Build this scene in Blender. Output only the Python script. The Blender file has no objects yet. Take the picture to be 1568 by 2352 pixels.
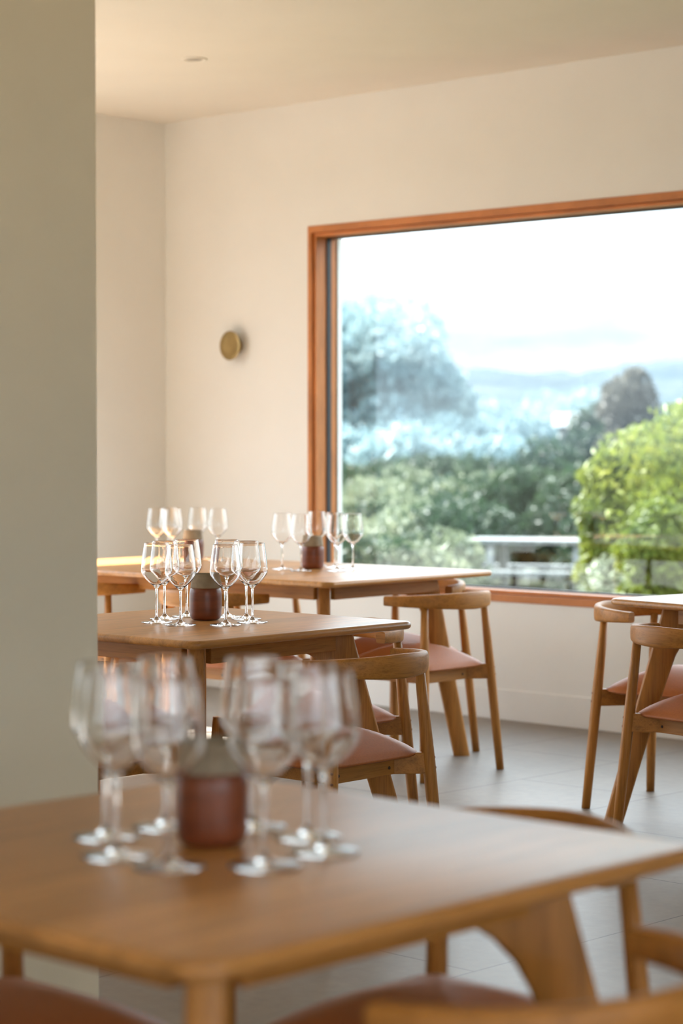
import bpy, bmesh, math, random
from mathutils import Vector, Matrix
random.seed(7)
sc = bpy.context.scene
COL = sc.collection
R = math.radians

# ------------------------------------------------------------------ camera
YAW, PITCH = 0.80785, 0.03146
F0 = Vector((-math.cos(YAW), math.sin(YAW), 0)); RT = Vector((math.sin(YAW), math.cos(YAW), 0)); UP = Vector((0, 0, 1))
FW = F0*math.cos(PITCH) - UP*math.sin(PITCH); VU = UP*math.cos(PITCH) + F0*math.sin(PITCH)
cd = bpy.data.cameras.new('camera'); cam = bpy.data.objects.new('camera', cd); COL.objects.link(cam)
cd.sensor_fit = 'VERTICAL'; cd.sensor_height = 36; cd.sensor_width = 24; cd.lens = 5026/2352*36
cd.clip_start = 0.05; cd.clip_end = 3000
cd.dof.use_dof = True; cd.dof.focus_distance = 6.15; cd.dof.aperture_fstop = 3.1
m = Matrix((RT, VU, -FW)).transposed().to_4x4(); m.translation = Vector((0, 0, 1.255))
cam.matrix_world = m
sc.camera = cam

# ------------------------------------------------------------------ render settings that belong to the look
sc.view_settings.view_transform = 'Standard'; sc.view_settings.look = 'None'
sc.view_settings.gamma = 1; sc.view_settings.use_curve_mapping = False
sc.view_settings.exposure = 0.70
cy = sc.cycles
cy.use_denoising = True; cy.sampling_pattern = 'TABULATED_SOBOL'
cy.max_bounces = 30; cy.diffuse_bounces = 5; cy.glossy_bounces = 5; cy.transmission_bounces = 28
cy.transparent_max_bounces = 12; cy.volume_bounces = 0
cy.caustics_reflective = False; cy.caustics_refractive = True; cy.blur_glossy = 0.6
cy.sample_clamp_indirect = 8

# ------------------------------------------------------------------ sky and sun
def nodes(nt): nt.nodes.clear(); return nt.nodes, nt.links
w = bpy.data.worlds.new('sky'); sc.world = w; w.use_nodes = True
N, L = nodes(w.node_tree)
tc = N.new('ShaderNodeTexCoord'); sep = N.new('ShaderNodeSeparateXYZ'); L.new(tc.outputs['Generated'], sep.inputs[0])
ramp = N.new('ShaderNodeValToRGB'); mp = N.new('ShaderNodeMapRange'); mp.inputs[1].default_value = -0.2; mp.inputs[2].default_value = 1.0
L.new(sep.outputs['Z'], mp.inputs[0]); L.new(mp.outputs[0], ramp.inputs[0])
cr = ramp.color_ramp
cr.elements[0].position = 0.0; cr.elements[0].color = (0.10, 0.12, 0.09, 1)
cr.elements[1].position = 1.0; cr.elements[1].color = (0.55, 0.75, 1.0, 1)
for p, c in ((0.155, (0.10, 0.11, 0.09, 1)), (0.168, (0.37, 0.425, 0.46, 1)), (0.25, (0.40, 0.45, 0.48, 1)), (0.42, (0.90, 0.95, 1.0, 1)), (0.6, (0.84, 0.92, 1.0, 1))):
    e = cr.elements.new(p); e.color = c
cmap = N.new('ShaderNodeMapping'); cmap.inputs['Scale'].default_value = (7, 7, 26); L.new(tc.outputs['Generated'], cmap.inputs[0])
cn = N.new('ShaderNodeTexNoise'); cn.inputs['Scale'].default_value = 1.3; cn.inputs['Detail'].default_value = 4; cn.inputs['Roughness'].default_value = .5
L.new(cmap.outputs[0], cn.inputs['Vector'])
cr2 = N.new('ShaderNodeValToRGB'); cr2.color_ramp.elements[0].position = .40; cr2.color_ramp.elements[0].color = (.60, .66, .72, 1)
cr2.color_ramp.elements[1].position = .56; cr2.color_ramp.elements[1].color = (1, 1, 1, 1)
L.new(cn.outputs['Fac'], cr2.inputs[0])
mul = N.new('ShaderNodeMixRGB'); mul.blend_type = 'MULTIPLY'; mul.inputs[0].default_value = 1
L.new(ramp.outputs[0], mul.inputs[1]); L.new(cr2.outputs[0], mul.inputs[2])
bg = N.new('ShaderNodeBackground'); bg.inputs['Strength'].default_value = 5.0; L.new(mul.outputs[0], bg.inputs[0])
wo = N.new('ShaderNodeOutputWorld'); L.new(bg.outputs[0], wo.inputs[0])

SUN_DIR = Vector((1.0, 0.16, -1.0)).normalized()
sd = bpy.data.lights.new('sun', 'SUN'); sun = bpy.data.objects.new('sun', sd); COL.objects.link(sun)
sd.energy = 24.0; sd.angle = R(0.6); sd.color = (1.0, 0.98, 0.94)
sun.rotation_euler = SUN_DIR.to_track_quat('-Z', 'Y').to_euler(); sun.location = (-12, 4, 12)
WY, LX, CZ = 7.665, -8.60, 2.923            # window wall, left wall, ceiling
WX0, WX1, WZ0, WZ1 = -7.553, -2.2, 0.536, 2.316
SX0, SX1, SZ0, SZ1 = 0.4, 6.35, 0.05, 2.62   # opening in the left wall (Y range, Z range)
RX, BY = 1.6, -3.2                           # right wall, back wall

# ------------------------------------------------------------------ materials
def new_mat(name):
    mt = bpy.data.materials.new(name); mt.use_nodes = True
    n, l = nodes(mt.node_tree)
    o = n.new('ShaderNodeOutputMaterial'); b = n.new('ShaderNodeBsdfPrincipled'); l.new(b.outputs[0], o.inputs[0])
    return mt, n, l, b, o
def noise(n, l, scale, vec=None, detail=3, rough=.5, mscale=None, coord='Object'):
    t = n.new('ShaderNodeTexCoord'); src = t.outputs[coord]
    if mscale:
        mp = n.new('ShaderNodeMapping'); mp.inputs['Scale'].default_value = mscale; l.new(src, mp.inputs[0]); src = mp.outputs[0]
    k = n.new('ShaderNodeTexNoise'); k.inputs['Scale'].default_value = scale; k.inputs['Detail'].default_value = detail; k.inputs['Roughness'].default_value = rough
    l.new(src, k.inputs['Vector']); return k
def rampn(n, l, fac, stops):
    r = n.new('ShaderNodeValToRGB'); l.new(fac, r.inputs[0])
    r.color_ramp.elements[0].position = stops[0][0]; r.color_ramp.elements[0].color = (*stops[0][1], 1)
    r.color_ramp.elements[1].position = stops[-1][0]; r.color_ramp.elements[1].color = (*stops[-1][1], 1)
    for p, c in stops[1:-1]: e = r.color_ramp.elements.new(p); e.color = (*c, 1)
    return r
def bump(n, l, b, h, strength, dist=.002):
    bp = n.new('ShaderNodeBump'); bp.inputs['Strength'].default_value = strength; bp.inputs['Distance'].default_value = dist
    l.new(h, bp.inputs['Height']); l.new(bp.outputs[0], b.inputs['Normal'])
def mix(n, l, a, b, fac=1, mode='MULTIPLY'):
    x = n.new('ShaderNodeMixRGB'); x.blend_type = mode
    for i, v in ((0, fac), (1, a), (2, b)):
        if hasattr(v, 'links'): l.new(v, x.inputs[i])
        else: x.inputs[i].default_value = v if i == 0 else (*v, 1)
    return x.outputs[0]
def sc3(c, k): return tuple(min(1, v*k) for v in c)
def wood(name, axis='X', base=(.46, .20, .040), rough=.47, staves=False, con=.65):
    mt, n, l, b, o = new_mat(name)
    ms = {'X': (1.3, 26, 26), 'Y': (26, 1.3, 26), 'Z': (26, 26, 1.3), 'N': (2, 30, 3)}[axis]
    g = noise(n, l, 1.6, detail=5, rough=.62, mscale=ms)
    g2 = noise(n, l, 7, detail=3, rough=.6, mscale=tuple(v*1.2 for v in ms))
    c = rampn(n, l, g.outputs['Fac'], [(.30, sc3(base, .72)), (.5, base), (.72, sc3(base, 1.22))])
    c2 = rampn(n, l, g2.outputs['Fac'], [(.34, (.70, .62, .52)), (.5, (1, 1, 1))])
    col = mix(n, l, c.outputs[0], c2.outputs[0], con)
    oi = n.new('ShaderNodeObjectInfo')
    v = rampn(n, l, oi.outputs['Random'], [(0, (.88, .85, .80)), (1, (1.0, 1.0, 1.0))])
    col = mix(n, l, col, v.outputs[0], 1)
    if staves:
        t = n.new('ShaderNodeTexCoord'); s = n.new('ShaderNodeSeparateXYZ'); l.new(t.outputs['Object'], s.inputs[0])
        d = n.new('ShaderNodeMath'); d.operation = 'MULTIPLY'; d.inputs[1].default_value = 1/.098; l.new(s.outputs['X'], d.inputs[0])
        fl = n.new('ShaderNodeMath'); fl.operation = 'FLOOR'; l.new(d.outputs[0], fl.inputs[0])
        wn = n.new('ShaderNodeTexWhiteNoise'); wn.noise_dimensions = '1D'; l.new(fl.outputs[0], wn.inputs['W'])
        sv = rampn(n, l, wn.outputs['Value'], [(0, (.74, .69, .62)), (1, (1.08, 1.06, 1.03))])
        col = mix(n, l, col, sv.outputs[0], .85)
    l.new(col, b.inputs['Base Color'])
    b.inputs['Roughness'].default_value = rough; b.inputs['IOR'].default_value = 1.5 if staves else 1.42
    bump(n, l, b, g2.outputs['Fac'], .12, .001)
    return mt
def plain(name, col, rough=.5, metal=0, nscale=30, var=.08, bmp=0, spec=None):
    mt, n, l, b, o = new_mat(name)
    k = noise(n, l, nscale, detail=3)
    c = rampn(n, l, k.outputs['Fac'], [(.3, sc3(col, 1-var)), (.7, sc3(col, 1+var))]); l.new(c.outputs[0], b.inputs['Base Color'])
    b.inputs['Roughness'].default_value = rough; b.inputs['Metallic'].default_value = metal
    if spec is not None: b.inputs['Specular IOR Level'].default_value = spec
    if bmp: bump(n, l, b, k.outputs['Fac'], bmp, .003)
    return mt

M = {}
M['top'] = wood('oak_top', 'Y', base=(.60, .295, .088), rough=.31, staves=True)
M['oakX'] = wood('oak_grain_x', 'X'); M['oakY'] = wood('oak_grain_y', 'Y'); M['oakZ'] = wood('oak_grain_z', 'Z')
M['frame'] = wood('window_timber', 'N', base=(.62, .235, .072), rough=.42, con=.15)
M['wall'] = plain('wall_paint', (.84, .835, .805), .75, nscale=3, var=.015, spec=.25)
M['ceil'] = plain('ceiling_paint', (.82, .78, .70), .85, nscale=3, var=.015, spec=.2)
M['pier'] = plain('pier_warm_tint', (.86, .79, .63), .75, nscale=3, var=.015, spec=.25)  # wall paint with warm bounced light put into its colour
M['white'] = plain('outside_render', (.85, .84, .80), .8, nscale=8, var=.03)
M['leather'] = plain('tan_leather', (.39, .120, .028), .50, nscale=160, var=.07, bmp=.03, spec=.30)
M['dark'] = plain('dark_plug', (.05, .025, .012), .5)
M['peg'] = plain('wood_peg', (.22, .085, .03), .5)
M['gasket'] = plain('gasket', (.02, .02, .024), .5)
M['brass'] = plain('brass', (.42, .30, .13), .33, metal=.85, nscale=12, var=.15)
M['clay'] = None
def clay():
    mt, n, l, b, o = new_mat('red_brown_glaze')
    k = noise(n, l, 9, detail=4, mscale=(1, 1, 5))
    c = rampn(n, l, k.outputs['Fac'], [(.3, (.15, .036, .013)), (.7, (.24, .064, .022))]); l.new(c.outputs[0], b.inputs['Base Color'])
    b.inputs['Roughness'].default_value = .33; bump(n, l, b, k.outputs['Fac'], .15, .002); return mt
M['clay'] = clay()
M['rawclay'] = plain('raw_clay', (.38, .32, .23), .7, nscale=60, var=.12, bmp=.2)
M['jarin'] = plain('jar_inside', (.20, .16, .10), .6, nscale=40)
def glass(name, ior=1.5, rough=0.0):
    mt, n, l, b, o = new_mat(name); n.remove(b)
    g = n.new('ShaderNodeBsdfGlass'); g.inputs['IOR'].default_value = ior; g.inputs['Roughness'].default_value = rough
    g.inputs['Color'].default_value = (1, 1, 1, 1); l.new(g.outputs[0], o.inputs[0]); return mt
M['glass'] = glass('crystal')
def pane():
    mt, n, l, b, o = new_mat('pane_glass'); n.remove(b)
    t = n.new('ShaderNodeBsdfTransparent'); t.inputs[0].default_value = (.96, .98, .975, 1)
    g = n.new('ShaderNodeBsdfGlossy'); g.inputs['Roughness'].default_value = 0.01
    f = n.new('ShaderNodeFresnel'); gm = n.new('ShaderNodeNewGeometry'); mr = n.new('ShaderNodeMapRange'); mr.inputs[3].default_value = 1.5; mr.inputs[4].default_value = 1/1.5
    l.new(gm.outputs['Backfacing'], mr.inputs[0]); l.new(mr.outputs[0], f.inputs['IOR'])
    x = n.new('ShaderNodeMixShader'); l.new(f.outputs[0], x.inputs[0]); l.new(t.outputs[0], x.inputs[1]); l.new(g.outputs[0], x.inputs[2])
    l.new(x.outputs[0], o.inputs[0]); return mt
M['pane'] = pane()
def floor_mat():
    mt, n, l, b, o = new_mat('stone_tiles')
    t = n.new('ShaderNodeTexCoord'); mp = n.new('ShaderNodeMapping'); l.new(t.outputs['Object'], mp.inputs[0])
    mp.inputs['Rotation'].default_value = (0, 0, R(90)); mp.inputs['Location'].default_value = (0.35, -0.26, 0)
    br = n.new('ShaderNodeTexBrick'); l.new(mp.outputs[0], br.inputs['Vector'])
    br.inputs['Scale'].default_value = 1; br.inputs['Brick Width'].default_value = 1.2; br.inputs['Row Height'].default_value = .6
    br.inputs['Mortar Size'].default_value = .0026; br.inputs['Mortar Smooth'].default_value = .1; br.offset = .5
    br.inputs['Color1'].default_value = (.262, .226, .186, 1); br.inputs['Color2'].default_value = (.246, .214, .177, 1); br.inputs['Mortar'].default_value = (.07, .06, .05, 1)
    k = noise(n, l, 2.2, detail=6, rough=.6); c = rampn(n, l, k.outputs['Fac'], [(.3, (.86, .86, .86)), (.7, (1.08, 1.06, 1.04))])
    k2 = noise(n, l, 26, detail=4, rough=.6); c2 = rampn(n, l, k2.outputs['Fac'], [(.35, (.90, .90, .90)), (.65, (1.05, 1.05, 1.05))])
    col = mix(n, l, br.outputs['Color'], c.outputs[0], .9); col = mix(n, l, col, c2.outputs[0], .8); l.new(col, b.inputs['Base Color'])
    b.inputs['Roughness'].default_value = .42; bump(n, l, b, k2.outputs['Fac'], .08, .002); return mt
M['floor'] = floor_mat()
def leafmat(name, c1, c2, c3, rough=.5, ns=1.2, trans=.35):
    mt, n, l, b, o = new_mat(name)
    k = noise(n, l, ns, detail=4, rough=.7); c = rampn(n, l, k.outputs['Fac'], [(.32, c1), (.5, c2), (.68, c3)]); l.new(c.outputs[0], b.inputs['Base Color'])
    b.inputs['Roughness'].default_value = .5; b.inputs['Specular IOR Level'].default_value = .3
    tr = n.new('ShaderNodeBsdfTranslucent'); l.new(c.outputs[0], tr.inputs[0]); x = n.new('ShaderNodeMixShader'); x.inputs[0].default_value = trans
    l.new(b.outputs[0], x.inputs[1]); l.new(tr.outputs[0], x.inputs[2]); l.new(x.outputs[0], o.inputs[0]); return mt
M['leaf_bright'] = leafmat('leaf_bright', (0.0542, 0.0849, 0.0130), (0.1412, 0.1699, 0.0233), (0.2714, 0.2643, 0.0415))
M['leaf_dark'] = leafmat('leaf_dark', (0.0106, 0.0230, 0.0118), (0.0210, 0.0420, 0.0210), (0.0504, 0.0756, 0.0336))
M['leaf_grey'] = leafmat('leaf_grey', (0.05, 0.065, 0.04), (0.14, 0.165, 0.1), (0.42, 0.43, 0.31))
M['leaf_hazed'] = leafmat('leaf_hazed', (0.09, 0.15, 0.16), (0.23, 0.33, 0.34), (0.42, 0.48, 0.46), ns=.25)  # distance haze is partly put into this leaf colour
M['leaf_dry'] = leafmat('leaf_dry', (0.035, 0.035, 0.026), (0.065, 0.062, 0.048), (0.12, 0.11, 0.085))
M['bark'] = plain('bark', (.06, .05, .04), .8, nscale=12, var=.3)
M['ground'] = leafmat('ground_cover', (0.012, 0.018, 0.007), (0.026, 0.036, 0.014), (0.055, 0.062, 0.03), ns=1.1, trans=0)
M['hill'] = leafmat('hill_hazed', (0.02, 0.04, 0.05), (0.055, 0.09, 0.11), (0.16, 0.18, 0.17), ns=.09, trans=0)  # bluish haze tint mixed into the hillside colour
M['greytimber'] = plain('weathered_timber', (.13, .14, .135), .7, nscale=14, var=.2)
M['roofing'] = plain('pale_roofing', (.15, .16, .17), .8)

# ------------------------------------------------------------------ helpers
def tag(o, label=None, cat=None, group=None, kind=None):
    for k, v in (('label', label), ('category', cat), ('group', group), ('kind', kind)):
        if v: o[k] = v
    return o
def link(name, bm, mat, parent=None, smooth=True, bevel=0, angle=None):
    me = bpy.data.meshes.new(name)
    bmesh.ops.recalc_face_normals(bm, faces=bm.faces)
    bm.to_mesh(me); bm.free()
    mats = mat if isinstance(mat, list) else [mat]
    for k in mats: me.materials.append(k)
    if smooth:
        me.polygons.foreach_set('use_smooth', [True]*len(me.polygons))
        if angle: me.set_sharp_from_angle(angle=R(angle))
    o = bpy.data.objects.new(name, me); COL.objects.link(o)
    if parent: o.parent = parent
    if bevel:
        b = o.modifiers.new('bevel', 'BEVEL'); b.width = bevel; b.segments = 2; b.limit_method = 'ANGLE'; b.angle_limit = R(40)
    return o
def empty(name, loc=(0, 0, 0), rz=0):
    o = bpy.data.objects.new(name, None); COL.objects.link(o); o.location = loc; o.rotation_euler = (0, 0, rz); o.empty_display_size = .1; return o
def copy_tree(o, parent=None):
    c = o.copy(); COL.objects.link(c); c.parent = parent
    for ch in list(o.children): copy_tree(ch, c)
    return c
def box(bm, x0, x1, y0, y1, z0, z1, mi=0):
    v = [bm.verts.new((x, y, z)) for z in (z0, z1) for x, y in ((x0, y0), (x1, y0), (x1, y1), (x0, y1))]
    for f in ((0, 3, 2, 1), (4, 5, 6, 7), (0, 1, 5, 4), (1, 2, 6, 5), (2, 3, 7, 6), (3, 0, 4, 7)):
        bm.faces.new([v[i] for i in f]).material_index = mi
def loft(bm, rings, cap=True, closed=False):
    rv = [[bm.verts.new(p) for p in r] for r in rings]
    n = len(rv[0]); k = len(rv)
    for i in range(k if closed else k-1):
        a, b = rv[i], rv[(i+1) % k]
        for j in range(n): bm.faces.new((a[j], a[(j+1) % n], b[(j+1) % n], b[j]))
    if cap and not closed:
        bm.faces.new(rv[0][::-1]); bm.faces.new(rv[-1])
    return rv
def lathe(bm, prof, seg=40, cx=0, cy_=0):
    rings = [[(cx+r*math.cos(2*math.pi*i/seg), cy_+r*math.sin(2*math.pi*i/seg), z) for i in range(seg)] for r, z in prof]
    return loft(bm, rings)
def tube(bm, pts, rad, seg=14):
    rings = []
    for i, p in enumerate(pts):
        p = Vector(p); a = Vector(pts[max(0, i-1)]); b = Vector(pts[min(len(pts)-1, i+1)]); d = (b-a).normalized()
        u = d.orthogonal().normalized() if abs(d.z) < .9 else Vector((1, 0, 0)).cross(d).normalized(); v = d.cross(u)
        rings.append([p + (u*math.cos(2*math.pi*k/seg) + v*math.sin(2*math.pi*k/seg))*rad[i] for k in range(seg)])
    loft(bm, rings)
def board(bm, p, q, th, z0, z1):
    p = Vector((p[0], p[1], 0)); q = Vector((q[0], q[1], 0)); d = (q-p).normalized(); s = Vector((-d.y, d.x, 0))*th/2
    c = [p-s, q-s, q+s, p+s]
    loft(bm, [[(v.x, v.y, z0) for v in c], [(v.x, v.y, z1) for v in c]])
def rrect(hx, hy, r, z, n=8, inset=0):
    hx -= inset; hy -= inset; r = max(r-inset, .002); pts = []
    for cx, cy_, a0 in ((hx-r, hy-r, 0), (-hx+r, hy-r, 90), (-hx+r, -hy+r, 180), (hx-r, -hy+r, 270)):
        for i in range(n+1):
            a = R(a0+90*i/n); pts.append((cx+r*math.cos(a), cy_+r*math.sin(a), z))
    return pts

# ================================================================== SETTING
def struct(name, bm, mat, parent=None, **k):
    o = link(name, bm, mat, parent, smooth=False, **k)
    if not parent: o['kind'] = 'structure'
    return o
bm = bmesh.new(); box(bm, LX-.4, RX+.2, BY-.2, WY+.3, -.12, 0); struct('floor', bm, M['floor'])
bm = bmesh.new(); box(bm, LX-.4, RX+.2, BY-.2, WY+.3, CZ, CZ+.2); struct('ceiling', bm, M['ceil'])
TW = .215
BX0, BX1, BZ0, BZ1 = -1.0, 1.2, .65, 2.35
bm = bmesh.new()
box(bm, LX-TW, WX0, WY, WY+TW, 0, CZ); box(bm, WX1, RX, WY, WY+TW, 0, CZ)
box(bm, WX0, WX1, WY, WY+TW, 0, WZ0); box(bm, WX0, WX1, WY, WY+TW, WZ1, CZ); struct('wall_window', bm, M['wall'])
bm = bmesh.new()
box(bm, LX-.3, LX, SX1, WY, 0, CZ); box(bm, LX-.3, LX, BY, SX0, 0, CZ)
box(bm, LX-.3, LX, SX0, SX1, 0, SZ0); box(bm, LX-.3, LX, SX0, SX1, SZ1, CZ); struct('wall_left', bm, M['wall'])
RY0, RY1 = -2.4, 2.6
bm = bmesh.new(); box(bm, RX, RX+.2, BY, RY0, 0, CZ); box(bm, RX, RX+.2, RY1, WY+TW, 0, CZ)
box(bm, RX, RX+.2, RY0, RY1, 0, BZ0); box(bm, RX, RX+.2, RY0, RY1, BZ1, CZ); struct('wall_right', bm, M['wall'])
bm = bmesh.new(); box(bm, LX-TW, BX0, BY-.2, BY, 0, CZ); box(bm, BX1, RX, BY-.2, BY, 0, CZ)
box(bm, BX0, BX1, BY-.2, BY, 0, BZ0); box(bm, BX0, BX1, BY-.2, BY, BZ1, CZ); struct('wall_back', bm, M['wall'])
bm = bmesh.new(); box(bm, LX, RX, WY-.007, WY, 0, .14); struct('baseboard_window', bm, M['wall'], bevel=.003)
bm = bmesh.new(); box(bm, LX, LX+.007, SX1, WY-.007, 0, .14); struct('baseboard_left', bm, M['wall'], bevel=.003)
# plastered pier in the left foreground
bm = bmesh.new(); box(bm, -4.45, -3.67, 2.0, 3.072, 0, CZ); struct('wall_pier', bm, M['pier'], bevel=.004)

# picture window: timber lining, gasket, sash, pane
def ring(bm, x0, x1, z0, z1, t, y0, y1, tl=None):
    tl = tl or t
    box(bm, x0, x1, y0, y1, z1-t, z1); box(bm, x0, x1, y0, y1, z0, z0+t)
    box(bm, x0, x0+tl, y0, y1, z0+t, z1-t); box(bm, x1-tl, x1, y0, y1, z0+t, z1-t)
win = empty('window_1', ((WX0+WX1)/2, WY, WZ0)); win['kind'] = 'structure'
def wl(name, bm, mat, **k):
    o = link(name, bm, mat, win, smooth=False, **k); o.matrix_parent_inverse = Matrix.Translation(-win.location); return o
bm = bmesh.new(); ring(bm, WX0, WX1, WZ0, WZ1, .034, WY-.006, WY+.10, .024); wl('window_frame', bm, M['frame'], bevel=.002)
bm = bmesh.new(); ring(bm, WX0+.026, WX1-.026, WZ0+.036, WZ1-.036, .016, WY+.012, WY+.105, .014); wl('inner_bead', bm, M['frame'], bevel=.002)
bm = bmesh.new(); ring(bm, WX0+.041, WX1-.041, WZ0+.053, WZ1-.053, .006, WY+.085, WY+.112, .006); wl('gasket', bm, M['gasket'])
bm = bmesh.new(); ring(bm, WX0+.024, WX1-.024, WZ0+.034, WZ1-.034, .022, WY+.112, WY+.150, .020); wl('window_sash', bm, M['frame'], bevel=.002)
bm = bmesh.new(); box(bm, WX0+.04, WX1-.04, WY+.150, WY+.156, WZ0+.05, WZ1-.05); wl('window_pane', bm, M['pane'])
bm = bmesh.new(); ring(bm, WX0+.0, WX1-.0, WZ0-.0, WZ1+.0, .030, WY+.158, WY+.190, .048); wl('outer_trim', bm, M['white'], bevel=.002)
# glazed opening in the left wall, out of frame behind the pier: it lets the sun in
win2 = empty('window_2', (LX, (SX0+SX1)/2, SZ0)); win2['kind'] = 'structure'
bm = bmesh.new()
for y0, y1 in ((SX0, SX0+.05), (SX1-.05, SX1), (1.70, 1.75)): box(bm, LX-.16, LX-.06, y0, y1, SZ0, SZ1)
box(bm, LX-.16, LX-.06, SX0, SX1, SZ1-.05, SZ1); box(bm, LX-.16, LX-.06, SX0, SX1, SZ0, SZ0+.05)
o = link('window_frame', bm, M['frame'], win2, smooth=False); o.matrix_parent_inverse = Matrix.Translation(-win2.location)

# unseen opening behind the camera, added to let in fill light
fill_back = empty('fill_opening_back', ((BX0+BX1)/2, BY, BZ0)); fill_back['kind'] = 'structure'
bm = bmesh.new()
for k in range(5): x = BX0+(BX1-BX0-.06)*k/4; box(bm, x, x+.06, BY-.14, BY-.06, BZ0, BZ1)
box(bm, BX0, BX1, BY-.14, BY-.06, BZ1-.06, BZ1); box(bm, BX0, BX1, BY-.14, BY-.06, BZ0, BZ0+.06)
o = link('window_frame', bm, M['frame'], fill_back, smooth=False); o.matrix_parent_inverse = Matrix.Translation(-fill_back.location)

fill_right = empty('fill_opening_right', (RX, (RY0+RY1)/2, BZ0)); fill_right['kind'] = 'structure'  # unseen opening in the right wall, added to brighten the pier
bm = bmesh.new()
for k in range(6): y = RY0+(RY1-RY0-.06)*k/5; box(bm, RX+.06, RX+.14, y, y+.06, BZ0, BZ1)
box(bm, RX+.06, RX+.14, RY0, RY1, BZ1-.06, BZ1); box(bm, RX+.06, RX+.14, RY0, RY1, BZ0, BZ0+.06)
o = link('window_frame', bm, M['frame'], fill_right, smooth=False); o.matrix_parent_inverse = Matrix.Translation(-fill_right.location)

# added unseen slabs outside the openings: ground bounces light in, overhangs block sky
M['warmslab'] = plain('warm_bounce_slab', (.56, .43, .29), .8, nscale=4, var=.1)
M['dimslab'] = plain('dim_bounce_slab', (.13, .12, .10), .9, nscale=9, var=.2)
for nm, b6 in (('trim_bounce_right', (RX+.2, RX+16, BY-10, WY+.3, -.12, -.02)), ('trim_bounce_back', (LX-.4, RX+.2, BY-14, BY-.2, -.12, -.02)), ('trim_bounce_left', (LX-9, LX-.4, BY-10, WY+.3, -.12, -.02))):
    bm = bmesh.new(); box(bm, *b6); struct(nm, bm, M['warmslab'] if 'left' not in nm else M['dimslab'])
for nm, b6 in (('trim_skyblock_right', (RX+.2, RX+2.2, BY-2, WY+.3, CZ-.3, CZ-.1)), ('trim_skyblock_back', (LX-.4, RX+.2, BY-2.2, BY-.2, CZ-.3, CZ-.1))):  # unseen overhangs added to keep high sky light out
    bm = bmesh.new(); box(bm, *b6); struct(nm, bm, M['wall'])

# ================================================================== TABLES
def make_table(w, h, a_top, a_foot, corner=.045):
    root = empty('dining_table')
    T, Z0, Z1 = .011, .7225, .745
    bm = bmesh.new(); rings = []
    for i in range(9):
        t = math.pi*(i/8-.5); rings.append(rrect(w/2, h/2, corner, (Z0+Z1)/2+T*1.02*math.sin(t), n=8, inset=.011*(1-math.cos(t))))
    loft(bm, rings); link('tabletop', bm, M['top'], root, angle=50)
    ins = .15
    for sx, sy in ((1, 0), (-1, 0), (0, 1), (0, -1)):
        bm = bmesh.new()
        if sx: board(bm, (sx*(w/2-ins), -h/2+ins+.045), (sx*(w/2-ins), h/2-ins-.045), .022, .664, .7225)
        else: board(bm, (-w/2+ins+.045, sy*(h/2-ins)), (w/2-ins-.045, sy*(h/2-ins)), .022, .664, .7225)
        link('apron', bm, M['oakY'] if sx else M['oakX'], root, smooth=False, bevel=.002)
    # plank legs set on the diagonal: inner edge flares into a curved bracket at the top
    sl = a_top - a_foot
    outer = lambda z: a_foot - .021 + sl*z/.72
    inner_pts = [(0, a_foot+.024), (.25, a_foot+.024+sl*.25/.72+.004), (.48, a_foot+.03+sl*.48/.72+.004), (.56, a_foot+.036+sl*.56/.72+.002),
                 (.60, a_foot+.046+sl*.60/.72), (.63, a_foot+.060+sl*.63/.72), (.65, a_foot+.078+sl*.65/.72), (.664, a_foot+.105+sl*.664/.72), (.7225, a_foot+.105+sl)]
    for sx, sy in ((1, 1), (1, -1), (-1, 1), (-1, -1)):
        bm = bmesh.new(); rings = []
        dn = Vector((-sx, -sy, 0)).normalized(); tn = Vector((-dn.y, dn.x, 0)); c0 = Vector((sx*w/2, sy*h/2, 0))
        for z, ai in inner_pts:
            ao = outer(z); hw = .0225 if z > .5 else .019+.0035*z/.5
            po, pi_ = ao*math.sqrt(2), ai*math.sqrt(2)
            r = .007; ring_ = []
            for s, q in ((po, 1), (pi_, -1)):
                for k in range(4):
                    if q == 1: a = math.pi + (k/3)*math.pi  # outer end cap
                    else: a = (k/3)*math.pi
                    ring_.append((s, a))
            pts = []
            for s, u in ((po+r, -hw), (po, -hw+r), (po, hw-r), (po+r, hw), (pi_-r, hw), (pi_, hw-r), (pi_, -hw+r), (pi_-r, -hw)):
                p = c0 + dn*s + tn*u; pts.append((p.x, p.y, z))
            rings.append(pts)
        loft(bm, rings); link('leg', bm, M['oakZ'], root, angle=50)
    return root
GT = 'oak dining tables'
t_near = make_table(.893, .889, .155, .018); t_near.location = (-2.013, 1.873, 0); t_near.rotation_euler.z = .012
tag(t_near, 'large blurred oak table across the foreground', 'table', GT)
t_mid = copy_tree(t_near); t_mid.location = (-4.605, 4.222, 0); t_mid.rotation_euler.z = .032
tag(t_mid, 'square oak table in sharp focus carrying the middle ring of wine glasses', 'table', GT)
t_far = make_table(1.85, 1.02, .19, .095, .04); t_far.location = (-6.513, 6.212, 0); t_far.rotation_euler.z = .051
tag(t_far, 'long oak table beside the window with two sets of glasses', 'table', GT)
t_rt = copy_tree(t_near); t_rt.location = (-3.83, 6.165, 0); t_rt.rotation_euler.z = -.166
tag(t_rt, 'bare pale oak table cut off by the right edge of the photo', 'table', GT)

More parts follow.
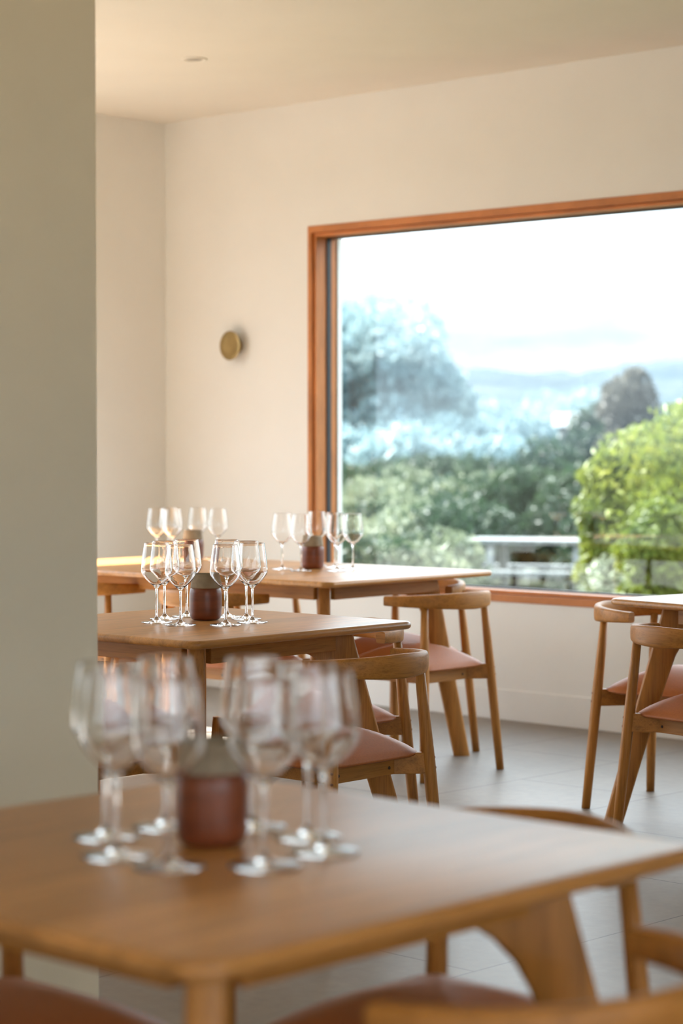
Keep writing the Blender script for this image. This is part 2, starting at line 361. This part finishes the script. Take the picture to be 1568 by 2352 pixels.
# ================================================================== CHAIRS (rail ellipse centre is the origin, chair faces -X, back at +X)
def make_chair():
    root = empty('dining_chair')
    A, B = .245, .235
    # curved back rail
    bm = bmesh.new(); rings = []
    n = 44
    for i in range(n+1):
        t = -1 + 2*i/n; th = t*math.pi/2*.965
        u = min(1, abs(th)/(math.pi/2)); e = u**1.15
        if abs(th) <= math.pi/2: p = Vector((A*math.cos(th), B*math.sin(th), 0)); d = Vector((-A*math.sin(th), B*math.cos(th), 0)).normalized()
        else:
            s = math.copysign(1, th); p = Vector((-(abs(th)-math.pi/2)*A*1.1, s*B, 0)); d = Vector((-s, 0, 0))
        nrm = Vector((d.y, -d.x, 0))
        zt = .700-.017*e; zb = .633+.015*e; ht = (zt-zb)/2; tk = .0115+.0075*e
        pr = []
        for k in range(16):
            a = 2*math.pi*k/16; ca, sa = math.cos(a), math.sin(a)
            q = .55 - .1*e
            pr.append(p + nrm*(tk*math.copysign(abs(ca)**q, ca)) + Vector((0, 0, (zt+zb)/2 + ht*math.copysign(abs(sa)**q, sa))))
        rings.append(pr)
    loft(bm, rings); link('back_rail', bm, M['oakY'], root, angle=60)
    # seat frame: rectangle of rails with diagonal stubs out to the legs
    Z0, Z1 = .352, .410; x0, x1, yy = -.205, .10, .125
    fr = bmesh.new()
    board(fr, (x1, -yy-.011), (x1, yy+.011), .022, Z0, Z1); board(fr, (x0, -yy-.011), (x0, yy+.011), .022, Z0, Z1)
    board(fr, (x0, yy), (x1, yy), .022, Z0, Z1); board(fr, (x0, -yy), (x1, -yy), .022, Z0, Z1)
    for s in (1, -1):
        board(fr, (x1-.004, s*(yy-.004)), (.163, s*.193), .024, Z0, Z1)
        board(fr, (x0+.004, s*(yy-.004)), (-.262, s*.188), .024, Z0, Z1)
    f = link('seat_frame', fr, M['oakY'], root, smooth=False, bevel=.0025)
    for x, y, nx, ny in ((x1+.011, .098, 1, 0), (x1+.011, -.108, 1, 0), (x1-.02, -yy-.011, 0, -1), (x0+.03, -yy-.011, 0, -1), (x1-.02, yy+.011, 0, 1)):
        bm = bmesh.new(); d = Vector((nx, ny, 0)); c = Vector((x, y, .372)); tube(bm, [c-d*.003, c+d*.0010, c+d*.002], [.0046, .0046, .0036], 12)
        link('bolt_cap', bm, M['dark'], f)
    for s in (1, -1):
        bm = bmesh.new()
        top, knee, foot = Vector((.151, s*.177, .650)), Vector((.168, s*.198, .385)), Vector((.192, s*.229, 0))
        tube(bm, [top, top.lerp(knee, .5), knee, knee.lerp(foot, .5), foot], [.0135, .0160, .0182, .0168, .0148], 16)
        lg = link('leg', bm, M['oakZ'], root)
        for z in (.368, .396):
            c = knee.lerp(top, (z-.385)/.265); d = Vector((.7, s*.7, 0)).normalized()
            bm = bmesh.new(); tube(bm, [c+d*.012, c+d*.0178, c+d*.0190], [.0042, .0042, .003], 10); link('wood_peg', bm, M['peg'], lg)
        bm = bmesh.new()
        tube(bm, [(-.262, s*.190, .412), (-.263, s*.192, .38), (-.270, s*.203, .2), (-.276, s*.213, 0)], [.0172, .0180, .0165, .0148], 16)
        link('leg', bm, M['oakZ'], root)
    # cushion: full crown, thin at the corners, hanging a little lower along the sides
    bm = bmesh.new(); rings = []
    cx = -.052; hx, hy, rr = .209, .219, .088
    def cr(ins, z, drop):
        r_ = rrect(hx, hy, rr, z, n=9, inset=ins); o_ = []
        for p in r_:
            k = (abs(p[0])/hx*abs(p[1])/hy)**1.5; o_.append((p[0]+cx, p[1], p[2]-drop*(1-k)))
        return o_
    rings += [cr(.085, .4105, 0), cr(.030, .4085, .006), cr(.006, .4060, .010), cr(0, .4100, .010), cr(.002, .4145, .009)]
    for i in range(1, 11):
        t = i/10; ins = .002 + t*(hx-.004); z = .4145+.0750*math.sin(t*math.pi/2)**.85
        q = []
        for a_ in rrect(hx, hy, rr, z, n=9, inset=.002): q.append((a_[0]*(1-t*.985)+cx, a_[1]*(1-t*.985), z-.009*(1-t)*(1-(abs(a_[0])/hx*abs(a_[1])/hy)**1.5)))
        rings.append(q)
    loft(bm, rings); link('seat', bm, M['leather'], root, angle=80)
    return root
GC = 'round-backed oak chairs'
spots = [  # x, y, facing angle (0 = faces -X), label
 (-4.112, 4.274, .03, 'sharp oak chair with tan leather seat at the near right side of the middle table'),
 (-1.532, 1.866, .03, 'blurred oak chair whose curved rail crosses the bottom right corner of the photo'),
 (-2.030, 2.375, R(90), 'oak chair tucked behind the foreground table, curved rail peeking over its right half'),
 (-2.520, 1.880, R(180), 'chair with dark brown seat in the bottom left corner of the photo'),
 (-4.725, 4.854, R(90), 'oak chair behind the middle table, its short arm end pointing left under the table tip'),
 (-5.110, 4.200, R(180), 'oak chair on the pier side of the middle table, seat half hidden by the pier'),
 (-4.640, 3.730, R(-90), 'oak chair tucked under the front left side of the middle table'),
 (-5.542, 6.252, .03, 'oak chair at the window end of the long table, whole curved rail showing'),
 (-5.965, 6.600, R(90), 'oak chair between long table and window, pale arm end beside the table tip'),
 (-7.000, 6.680, R(91), 'oak chair behind the long table by the wall, only its thin legs showing'),
 (-6.170, 5.800, R(-88), 'oak chair seen from behind at long table, rail just right of focused clay jar'),
 (-6.960, 5.870, R(-88), 'oak chair seen from behind at the long table, rail touching the pier edge'),
 (-4.408, 6.247, R(180+7), 'oak chair with curled arm end at the left of the bare table'),
 (-3.848, 5.692, R(-90-9.5), 'oak chair in front of the bare table at the right edge, orange seat'),
]
proto = make_chair(); used = False
for x, y, a, lb in spots:
    c = proto if not used else copy_tree(proto)
    used = True
    c.location = (x, y, 0); c.rotation_euler.z = a; tag(c, lb, 'chair', GC)

# ================================================================== GLASSES AND JARS
def make_glass():
    bm = bmesh.new()
    outer = [(.0010, .0), (.0428, .0), (.0436, .0005), (.0438, .0010), (.0434, .0016), (.0360, .0024), (.0200, .0042), (.0095, .0074), (.0052, .0125), (.0038, .020), (.0031, .045), (.0030, .080),
             (.0035, .092), (.0055, .0990), (.0108, .1043), (.0200, .1120), (.0300, .1222), (.0380, .1325), (.0422, .1398), (.0437, .1468), (.0434, .1560), (.0418, .1740), (.0391, .1960), (.0363, .2140), (.0349, .2235), (.0346, .2252), (.0345, .22555)]
    inner = [(.0343, .2257), (.0341, .22555), (.0340, .2252), (.0342, .2235), (.0355, .2140), (.0383, .1960), (.0410, .1740), (.0426, .1560), (.0429, .1468), (.0414, .1404), (.0372, .1334), (.0292, .1234), (.0192, .1134), (.0105, .1066), (.0050, .1040), (.0010, .1034)]
    lathe(bm, outer+inner, 48)
    return link('wine_glass', bm, M['glass'])
Cam0 = Vector((0, 0, 1.255))
def at(x, y, z):            # floor-plan position read off the photograph at a known height
    d = FW*5026 + RT*(x-784) - VU*(y-1176); p = Cam0 + d*((z-1.255)/d.z); return (p.x, p.y, z)
sets = [
 ('wine glasses on the foreground table', [
  ((243, 1921), 'blurred wine glass on foreground table, upper one of the two leftmost'),
  ((266, 1965), 'blurred wine glass on foreground table, lower one of the two leftmost'),
  ((388, 1990), 'blurred wine glass on foreground table, standing in front and left of its clay jar'),
  ((380, 1898), 'blurred wine glass on foreground table, standing behind and left of its clay jar'),
  ((607, 1988), 'blurred wine glass on foreground table, standing in front and right of its clay jar'),
  ((580, 1899), 'blurred wine glass on foreground table, standing behind and right of its clay jar'),
  ((706, 1922), 'blurred wine glass on foreground table, second from the right'),
  ((744, 1956), 'blurred wine glass on foreground table, rightmost of the ring')]),
 ('wine glasses on the middle table', [
  ((359.5, 1429), 'sharp wine glass on the middle table, leftmost of the ring'),
  ((378, 1421), 'sharp wine glass on the middle table, behind the leftmost glass'),
  ((414.5, 1435.5), 'sharp wine glass on the middle table, in front and left of the clay jar'),
  ((429, 1415), 'sharp wine glass on the middle table, directly behind and left of the clay jar'),
  ((517.5, 1435.5), 'sharp wine glass on the middle table, in front and right of the clay jar'),
  ((521, 1416), 'sharp wine glass on the middle table, directly behind and right of the clay jar'),
  ((565.5, 1421), 'sharp wine glass on the middle table, second from the right and behind the last'),
  ((579.5, 1429), 'sharp wine glass on the middle table, rightmost of the ring')]),
 ('wine glasses at the window end of the long table', [
  ((648, 1307), 'soft wine glass near the window, leftmost against the cream wall'),
  ((691, 1311), 'soft wine glass near the window, standing close left of the far jar'),
  ((727, 1299), 'soft wine glass near the window, rising behind the far jar'),
  ((769, 1303), 'soft wine glass near the window, right of the far jar and behind another'),
  ((774, 1311), 'soft wine glass near the window, right of the far jar and in front'),
  ((810, 1308), 'soft wine glass near the window, rightmost against the greenery')]),
 ('wine glasses at the sunny end of the long table', [
  ((360, 1287), 'pale wine glass at the sunny end of the long table, leftmost'),
  ((388, 1283), 'pale wine glass at the sunny end of the long table, second from left'),
  ((396, 1290), 'pale wine glass at the sunny end of the long table, third from left'),
  ((454, 1283), 'pale wine glass at the sunny end of the long table, just right of the jar'),
  ((500, 1287), 'pale wine glass at the sunny end of the long table, rightmost')]),
]
g0 = make_glass(); first = True
for grp, lst in sets:
    for (px, py), lb in lst:
        g = g0 if first else g0.copy()
        if not first: COL.objects.link(g)
        first = False
        g.location = at(px, py, .7458); g.rotation_euler.z = random.random()*3; tag(g, lb, 'wine glass', grp)
def make_jar():
    root = empty('clay_jar')
    bm = bmesh.new()
    lathe(bm, [(.001, .0), (.034, .0), (.0390, .0018), (.0430, .0055), (.0452, .0120), (.0464, .024), (.0470, .042), (.0470, .068), (.0465, .078), (.0450, .0855), (.0432, .0905), (.0420, .0925), (.001, .0925)], 48)
    link('body', bm, M['clay'], root)
    bm = bmesh.new()
    lathe(bm, [(.0420, .0915), (.0433, .0922), (.0435, .096), (.0422, .106), (.0402, .118), (.0386, .128), (.0381, .1315), (.0368, .1330), (.0350, .1325), (.0346, .129), (.0355, .116), (.0372, .100), (.036, .0935), (.001, .0930)], 48)
    link('neck', bm, M['rawclay'], root, angle=60)
    return root
jars = [((487, 1936), 'blurred two-tone clay jar among the glasses on the foreground table'),
        ((472, 1423), 'sharp red-brown clay jar with beige neck on the middle table'),
        ((718, 1306), 'clay jar on the long table in front of the window jamb'),
        ((443, 1287), 'clay jar at the sunny end of the long table, mostly hidden by nearer glasses')]
j0 = make_jar()
for i, ((px, py), lb) in enumerate(jars):
    j = j0 if i == 0 else copy_tree(j0)
    j.location = at(px, py, .7458); j.rotation_euler.z = i*1.3; tag(j, lb, 'jar', 'clay jars')

# ================================================================== WALL LAMP, CEILING LIGHT
lamp = empty('wall_lamp', (-8.055, WY, 1.747))
tag(lamp, 'small round brass disc lamp on the cream wall left of the window', 'lamp')
def lathe_y(name, prof, mat, parent, seg=40):
    bm = bmesh.new(); rings = [[(r*math.cos(2*math.pi*i/seg), -y, r*math.sin(2*math.pi*i/seg)) for i in range(seg)] for r, y in prof]; loft(bm, rings)
    return link(name, bm, mat, parent, angle=40)
lathe_y('back_plate', [(.001, 0), (.036, 0), (.036, .012), (.001, .012)], M['brass'], lamp)
lathe_y('arm', [(.001, .012), (.011, .012), (.011, .044), (.001, .044)], M['brass'], lamp)
lathe_y('lamp_shade', [(.001, .040), (.030, .041), (.066, .046), (.073, .052), (.0735, .056), (.068, .0585), (.045, .0555), (.020, .053), (.001, .0525)], M['brass'], lamp)
dl = empty('ceiling_downlight', (-7.07, 6.47, CZ)); tag(dl, 'small flush round downlight in the cream ceiling above the long table', 'ceiling light')
bm = bmesh.new(); lathe(bm, [(.040, -.0002), (.056, -.0002), (.056, -.004), (.052, -.006), (.042, -.0055), (.038, .0)], 40); link('trim_ring', bm, M['ceil'], dl)
bm = bmesh.new(); lathe(bm, [(.001, -.0015), (.039, -.0015), (.039, -.0004), (.001, -.0004)], 32); link('lens', bm, plain('lens_grey', (.35, .32, .27), .4), dl)

# ================================================================== OUTSIDE
def gz(x, y):
    d = max(0, y-WY)
    z = -.35 - .026*d + .20*math.sin(x*.13+1)*min(1, d/20) + .15*math.sin(y*.21+x*.07)*min(1, d/15)
    if d > 62: z -= (d-62)*.10
    return max(z, -9)
def terrain(name, x0, x1, y0, y1, nx, ny, zf, mat):
    bm = bmesh.new(); g = [[bm.verts.new((x0+(x1-x0)*i/nx, y0+(y1-y0)*j/ny, zf(x0+(x1-x0)*i/nx, y0+(y1-y0)*j/ny))) for i in range(nx+1)] for j in range(ny+1)]
    for j in range(ny):
        for i in range(nx): bm.faces.new((g[j][i], g[j][i+1], g[j+1][i+1], g[j+1][i]))
    o = link(name, bm, mat); o['kind'] = 'structure'; return o
terrain('floor_meadow', -190, 40, WY+.31, 160, 90, 60, gz, M['ground'])
def pt(px, py, d):           # a point d metres deep along the view, for placing the far landscape
    v = FW*5026 + RT*(px-784) - VU*(py-1176); return Cam0 + v*(d/5026)
# distant hills: a real ridge about 300 m away
def hill(name, dist, width, prof, depth, base, label):
    bm = bmesh.new(); rows = []
    n = 90
    for j in range(14):
        t = j/13; row = []
        for i in range(n+1):
            u = -1+2*i/n
            p = F0*(dist + depth*t) + RT*(u*width/2)
            px = 784 + 5026*(u*width/2)/(dist+depth)
            top = prof(px)*(dist+depth)/5026+1.255
            z = base + (top-base)*math.sin(t*math.pi/2)**.8 + (math.sin(i*1.7+j*2.3)+math.sin(i*.61+j*1.1))*.35*t + random.uniform(-.3, .3)*t
            row.append(bm.verts.new((p.x, p.y, z)))
        rows.append(row)
    for j in range(13):
        for i in range(n): bm.faces.new((rows[j][i], rows[j][i+1], rows[j+1][i+1], rows[j+1][i]))
    bmesh.ops.recalc_face_normals(bm, faces=bm.faces)
    o = link(name, bm, M['hill']); tag(o, label, 'hill', kind='structure'); return o
def interp(tab):
    def f(x):
        if x <= tab[0][0]: return tab[0][1]
        for (a, b), (c, d) in zip(tab, tab[1:]):
            if x <= c: return b+(d-b)*(x-a)/(c-a)
        return tab[-1][1]
    return f
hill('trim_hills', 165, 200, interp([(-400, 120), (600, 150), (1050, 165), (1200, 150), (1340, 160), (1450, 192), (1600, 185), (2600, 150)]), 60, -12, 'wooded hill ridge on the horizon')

def crown_mesh(name, blobs, n, s, mat, parent=None, seed=1):
    rnd = random.Random(seed); bm = bmesh.new(); tot = sum(b[3]*b[4]*b[5] for b in blobs)
    for (cx, cy_, cz, rx, ry, rz) in blobs:
        for _ in range(max(8, int(n*rx*ry*rz/tot))):
            while True:
                v = Vector((rnd.uniform(-1, 1), rnd.uniform(-1, 1), rnd.uniform(-1, 1)))
                if .25 < v.length < 1: break
            v = v.normalized()*(v.length**.5)
            p = Vector((cx+v.x*rx, cy_+v.y*ry, cz+v.z*rz)); ss = s*rnd.uniform(.6, 1.4)
            a = Vector((rnd.gauss(0, 1), rnd.gauss(0, 1), rnd.gauss(0, .6))).normalized(); b = a.orthogonal().normalized()
            b = (Matrix.Rotation(rnd.random()*6.28, 3, a) @ b); c = a.cross(b)
            q = [p-b*ss, p+c*ss*.45+a*ss*.12, p+b*ss, p-c*ss*.45+a*ss*.12]
            bm.faces.new([bm.verts.new(k) for k in q])
    me = bpy.data.meshes.new(name); bm.to_mesh(me); bm.free(); me.materials.append(mat)
    o = bpy.data.objects.new(name, me); COL.objects.link(o)
    if parent: o.parent = parent
    return o
def tree(name, loc, h, r, n, s, mat, label, cat, group=None, seed=1, low=.25, nb=9, flat=1.0, trunk=None):
    rnd = random.Random(seed); root = empty(name, loc); tag(root, label, cat, group)
    blobs = []
    for i in range(nb):
        a = rnd.random()*6.28; q = rnd.random()**.5*r*.62; zz = low*h + (h*(1-low))*(.22+.62*rnd.random())
        rr = r*rnd.uniform(.34, .56)*(1.15-.35*abs((zz/h-low)/(1-low)-.45)); blobs.append((q*math.cos(a), q*math.sin(a), zz, rr, rr, rr*.8*flat))
    blobs.append((0, 0, h*(1-.5*(1-low)), r*.72, r*.72, h*(1-low)*.46))
    crown_mesh('crown', blobs, n, s, mat, root, seed)
    bm = bmesh.new(); tr = trunk or max(.02, r*.06)
    tube(bm, [(0, 0, -.3), (tr*.6, 0, h*low), (0, tr, h*(low+.3*(1-low))), (0, 0, h*.85)], [tr*1.3, tr, tr*.7, tr*.25], 8)
    for i in range(5):
        a = i*1.26+seed; tube(bm, [(0, 0, h*low*.9), (math.cos(a)*r*.3, math.sin(a)*r*.3, h*(low+.25*(1-low))), (math.cos(a)*r*.6, math.sin(a)*r*.6, h*(low+.5*(1-low)))], [tr*.6, tr*.4, tr*.15], 6)
    link('trunk', bm, M['bark'], root); return root
def plant(px, d, h_top_py, **k):
    """stand a tree at picture column px and depth d, its top at row h_top_py"""
    top = pt(px, h_top_py, d); base = gz(top.x, top.y); return (top.x, top.y, base), top.z-base
# large hazy tree at the left of the view
loc, h = plant(868, 105, 700); tree('eucalyptus_tree', loc, h, 5.2, 9000, .30, M['leaf_hazed'], 'huge pale blue-green tree rising above the hills at the left of the window', 'tree', seed=3, low=.30, nb=16)
loc, h = plant(965, 112, 800); tree('eucalyptus_tree', loc, h, 3.4, 4500, .30, M['leaf_hazed'], 'hazy tree just right of the tallest pale tree, lower than it', 'tree', seed=9, low=.2, nb=10)
# mixed woodland on the slope below the ridge
gl = 'hazy trees on the far slope'
HL = ['hazy slope tree at the left edge of the window, beneath the tallest pale tree', 'hazy slope tree below the crown centre of the tallest pale tree', 'hazy slope tree right of the tallest pale tree, below its drooping side',
      'hazy slope tree in the gap between the tallest pale tree and the open ridge', 'hazy slope tree under the lone bump on the left of the far ridge', 'hazy slope tree above and left of the dark pointed bush',
      'hazy slope tree straight above the dark pointed bush', 'small hazy tree low on the slope, halfway between the window jamb and the dark bush', 'small hazy tree low on the slope, touching the left of the dark pointed bush',
      'small hazy tree lowest on the slope beside the window jamb', 'hazy slope tree between the dark pointed bush and the narrow grey-brown tree', 'small hazy tree lowest on the slope under the tallest pale tree']
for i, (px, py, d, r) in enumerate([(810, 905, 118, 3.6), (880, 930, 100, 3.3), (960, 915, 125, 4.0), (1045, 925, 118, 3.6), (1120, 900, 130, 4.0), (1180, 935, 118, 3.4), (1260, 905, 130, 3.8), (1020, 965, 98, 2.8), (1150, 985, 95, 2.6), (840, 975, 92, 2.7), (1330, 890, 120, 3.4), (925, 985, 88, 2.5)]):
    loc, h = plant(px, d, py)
    tree('hillside_tree', loc, h, r, 2200, .28, M['leaf_hazed'], HL[i], 'tree', gl, seed=20+i, low=.12, nb=8)
loc, h = plant(1452, 60, 832); tree('poplar_tree', loc, h, 1.05, 3000, .13, M['leaf_dry'], 'tall narrow grey-brown tree behind the bright bush', 'tree', seed=41, low=.35, nb=9, trunk=.14)
loc, h = plant(1392, 64, 905); tree('grey_tree', loc, h, 1.3, 2600, .13, M['leaf_dark'], 'dusky rounded tree left of the narrow grey-brown tree', 'tree', seed=43, low=.2)
# dark hedge line across the middle distance
for i, (px, d, py, r) in enumerate([(770, 62, 1052, 1.3), (830, 60, 1058, 1.2), (890, 63, 1050, 1.3), (950, 60, 1056, 1.2), (1010, 62, 1050, 1.3), (1070, 60, 1046, 1.3), (1130, 58, 1040, 1.3)]):
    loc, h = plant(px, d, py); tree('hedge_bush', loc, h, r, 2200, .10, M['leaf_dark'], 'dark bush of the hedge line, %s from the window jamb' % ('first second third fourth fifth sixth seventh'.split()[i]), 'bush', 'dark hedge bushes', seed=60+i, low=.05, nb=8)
# dark green bushes in the centre
for (px, py, d, r, lb, sd_) in [(1245, 985, 40, 1.15, 'dark green rounded bush in the centre right, topped by a pointed sprig', 71), (1180, 1060, 38, .85, 'dark green bush at the left foot of the pointed dark bush', 72), (1310, 1060, 36, .9, 'shadowy green bush between the pointed dark bush and the bright one', 73)]:
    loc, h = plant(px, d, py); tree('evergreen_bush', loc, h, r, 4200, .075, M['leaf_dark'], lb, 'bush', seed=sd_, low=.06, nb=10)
# big bright bush at the right
for (px, py, d, r, lb, sd_) in [(1590, 888, 21, .86, 'large sunlit yellow-green bush filling the right side of the window', 81), (1462, 955, 22, .50, 'sunlit pale green bush left of the largest bright bush', 82), (1392, 1010, 21.5, .36, 'small bright green bush low at the left of the sunlit bushes', 83), (1520, 1130, 18.5, .42, 'bright leafy bush low at the right, in front of the tallest sunlit bush', 84)]:
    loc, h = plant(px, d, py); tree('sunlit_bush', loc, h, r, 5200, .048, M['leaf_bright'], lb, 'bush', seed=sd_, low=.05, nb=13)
# scrub in the meadow
gs = 'grey-green scrub in the meadow'
proto_s = []
for k, (mt, s) in enumerate(((M['leaf_grey'], .045), (M['leaf_dark'], .045), (M['leaf_grey'], .06))):
    root = tree('meadow_shrub', (0, 0, 0), 1.0, .62, 1500, s, mt, 'one of the many loose grey-green shrubs covering the meadow', 'shrub', gs, seed=90+k, low=.02, nb=7, trunk=.015)
    proto_s.append(root)
rnd = random.Random(5); cnt = 0; usedp = set()
for row, (d, y0, dens) in enumerate(((52, 1075, 12), (44, 1095, 12), (37, 1120, 12), (31, 1155, 11), (26, 1200, 10), (21.5, 1240, 9))):
    for i in range(dens):
        px = 745 + (1600-745)*(i+.5+rnd.uniform(-.35, .35))/dens
        dd = d*rnd.uniform(.94, 1.06); py = y0 + rnd.uniform(-14, 26)
        if (d < 34 and 1070 < px < 1400 and dd < 33) or (d > 34 and 1140 < px < 1345): continue
        top = pt(px, py, dd); b = gz(top.x, top.y); h = max(.4, top.z-b)
        k = rnd.choice((0, 0, 1, 2))
        r_ = proto_s[k] if k not in usedp else copy_tree(proto_s[k]); usedp.add(k)
        r_.location = (top.x, top.y, b); r_.scale = (h*rnd.uniform(.9, 1.3),)*2 + (h,); r_.rotation_euler.z = rnd.random()*6.28
# picnic table on the meadow
pc = pt(1238, 1238, 27.5); pg = gz(pc.x, pc.y)
pic = empty('picnic_table', (pc.x, pc.y, pg), R(26)); tag(pic, 'weathered grey picnic table standing outside in the scrub', 'picnic table')
hh = pc.z-pg
bm = bmesh.new()
for k in range(5): box(bm, -.88, .88, -.37+k*.15, -.37+k*.15+.14, hh-.05, hh)
link('tabletop', bm, M['greytimber'], pic, smooth=False)
for s in (-1, 1):
    bm = bmesh.new(); box(bm, -.88, .88, s*.68-.13, s*.68+.13, hh*.6-.045, hh*.6); link('bench', bm, M['greytimber'], pic, smooth=False)
    bm = bmesh.new(); box(bm, s*.55-.04, s*.55+.04, -.72, .72, hh*.6-.13, hh*.6-.045)
    for t in (-1, 1):
        loft(bm, [[(s*.55+a, t*.58+b, -.1) for a, b in ((-.045, -.05), (.045, -.05), (.045, .05), (-.045, .05))], [(s*.55+a, t*.26+b, hh-.05) for a, b in ((-.045, -.05), (.045, -.05), (.045, .05), (-.045, .05))]])
    link('trestle', bm, M['greytimber'], pic, smooth=False)
# low timber fence behind the picnic table
fn = empty('timber_fence', (0, 0, 0)); tag(fn, 'low pale timber rail fence crossing the scrub behind the picnic table', 'fence')
fpts = [pt(px, 1158, 40) for px in (1030, 1110, 1190, 1270, 1350)]
for p in fpts:
    g = gz(p.x, p.y); bm = bmesh.new(); box(bm, p.x-.05, p.x+.05, p.y-.05, p.y+.05, g-.1, p.z+.06); link('post', bm, M['greytimber'], fn, smooth=False)
bm = bmesh.new()
for a, b in zip(fpts, fpts[1:]):
    board(bm, (a.x, a.y), (b.x, b.y), .05, min(a.z, b.z)-.06, min(a.z, b.z)+.03)
link('rail', bm, M['greytimber'], fn, smooth=False)
# shed with a pale roof among the trees
sp = pt(1385, 955, 70); sg = gz(sp.x, sp.y)
sh = empty('shed', (sp.x, sp.y, sg), R(40)); tag(sh, 'low building with pale roof half hidden behind the bushes', 'building')
bm = bmesh.new(); box(bm, -1.4, 1.4, -.9, .9, 0, sp.z-sg-.3); link('wall', bm, M['greytimber'], sh, smooth=False)
bm = bmesh.new(); loft(bm, [[(x, -1.1, sp.z-sg-.35), (x, 1.1, sp.z-sg-.35), (x, 0, sp.z-sg+.1)] for x in (-1.6, 1.6)]); link('roof', bm, M['roofing'], sh, smooth=False)
# haze over the valley
bm = bmesh.new(); box(bm, -330, 90, 62, 168, -14, 11)
hz = link('haze', bm, None, smooth=False); hz.data.materials.clear()
mt = bpy.data.materials.new('valley_haze'); mt.use_nodes = True; n, l = nodes(mt.node_tree)
o = n.new('ShaderNodeOutputMaterial'); v = n.new('ShaderNodeVolumeScatter'); v.inputs['Color'].default_value = (.052, .076, .090, 1); v.inputs['Density'].default_value = .009; v.inputs['Anisotropy'].default_value = 0
ab = n.new('ShaderNodeVolumeAbsorption'); ab.inputs['Color'].default_value = (0, 0, 0, 1); ab.inputs['Density'].default_value = .0085; ad = n.new('ShaderNodeAddShader')
l.new(v.outputs[0], ad.inputs[0]); l.new(ab.outputs[0], ad.inputs[1]); l.new(ad.outputs[0], o.inputs['Volume']); hz.data.materials.append(mt); hz['kind'] = 'stuff'; tag(hz, 'bluish haze hanging over the distant trees and hills', 'haze')
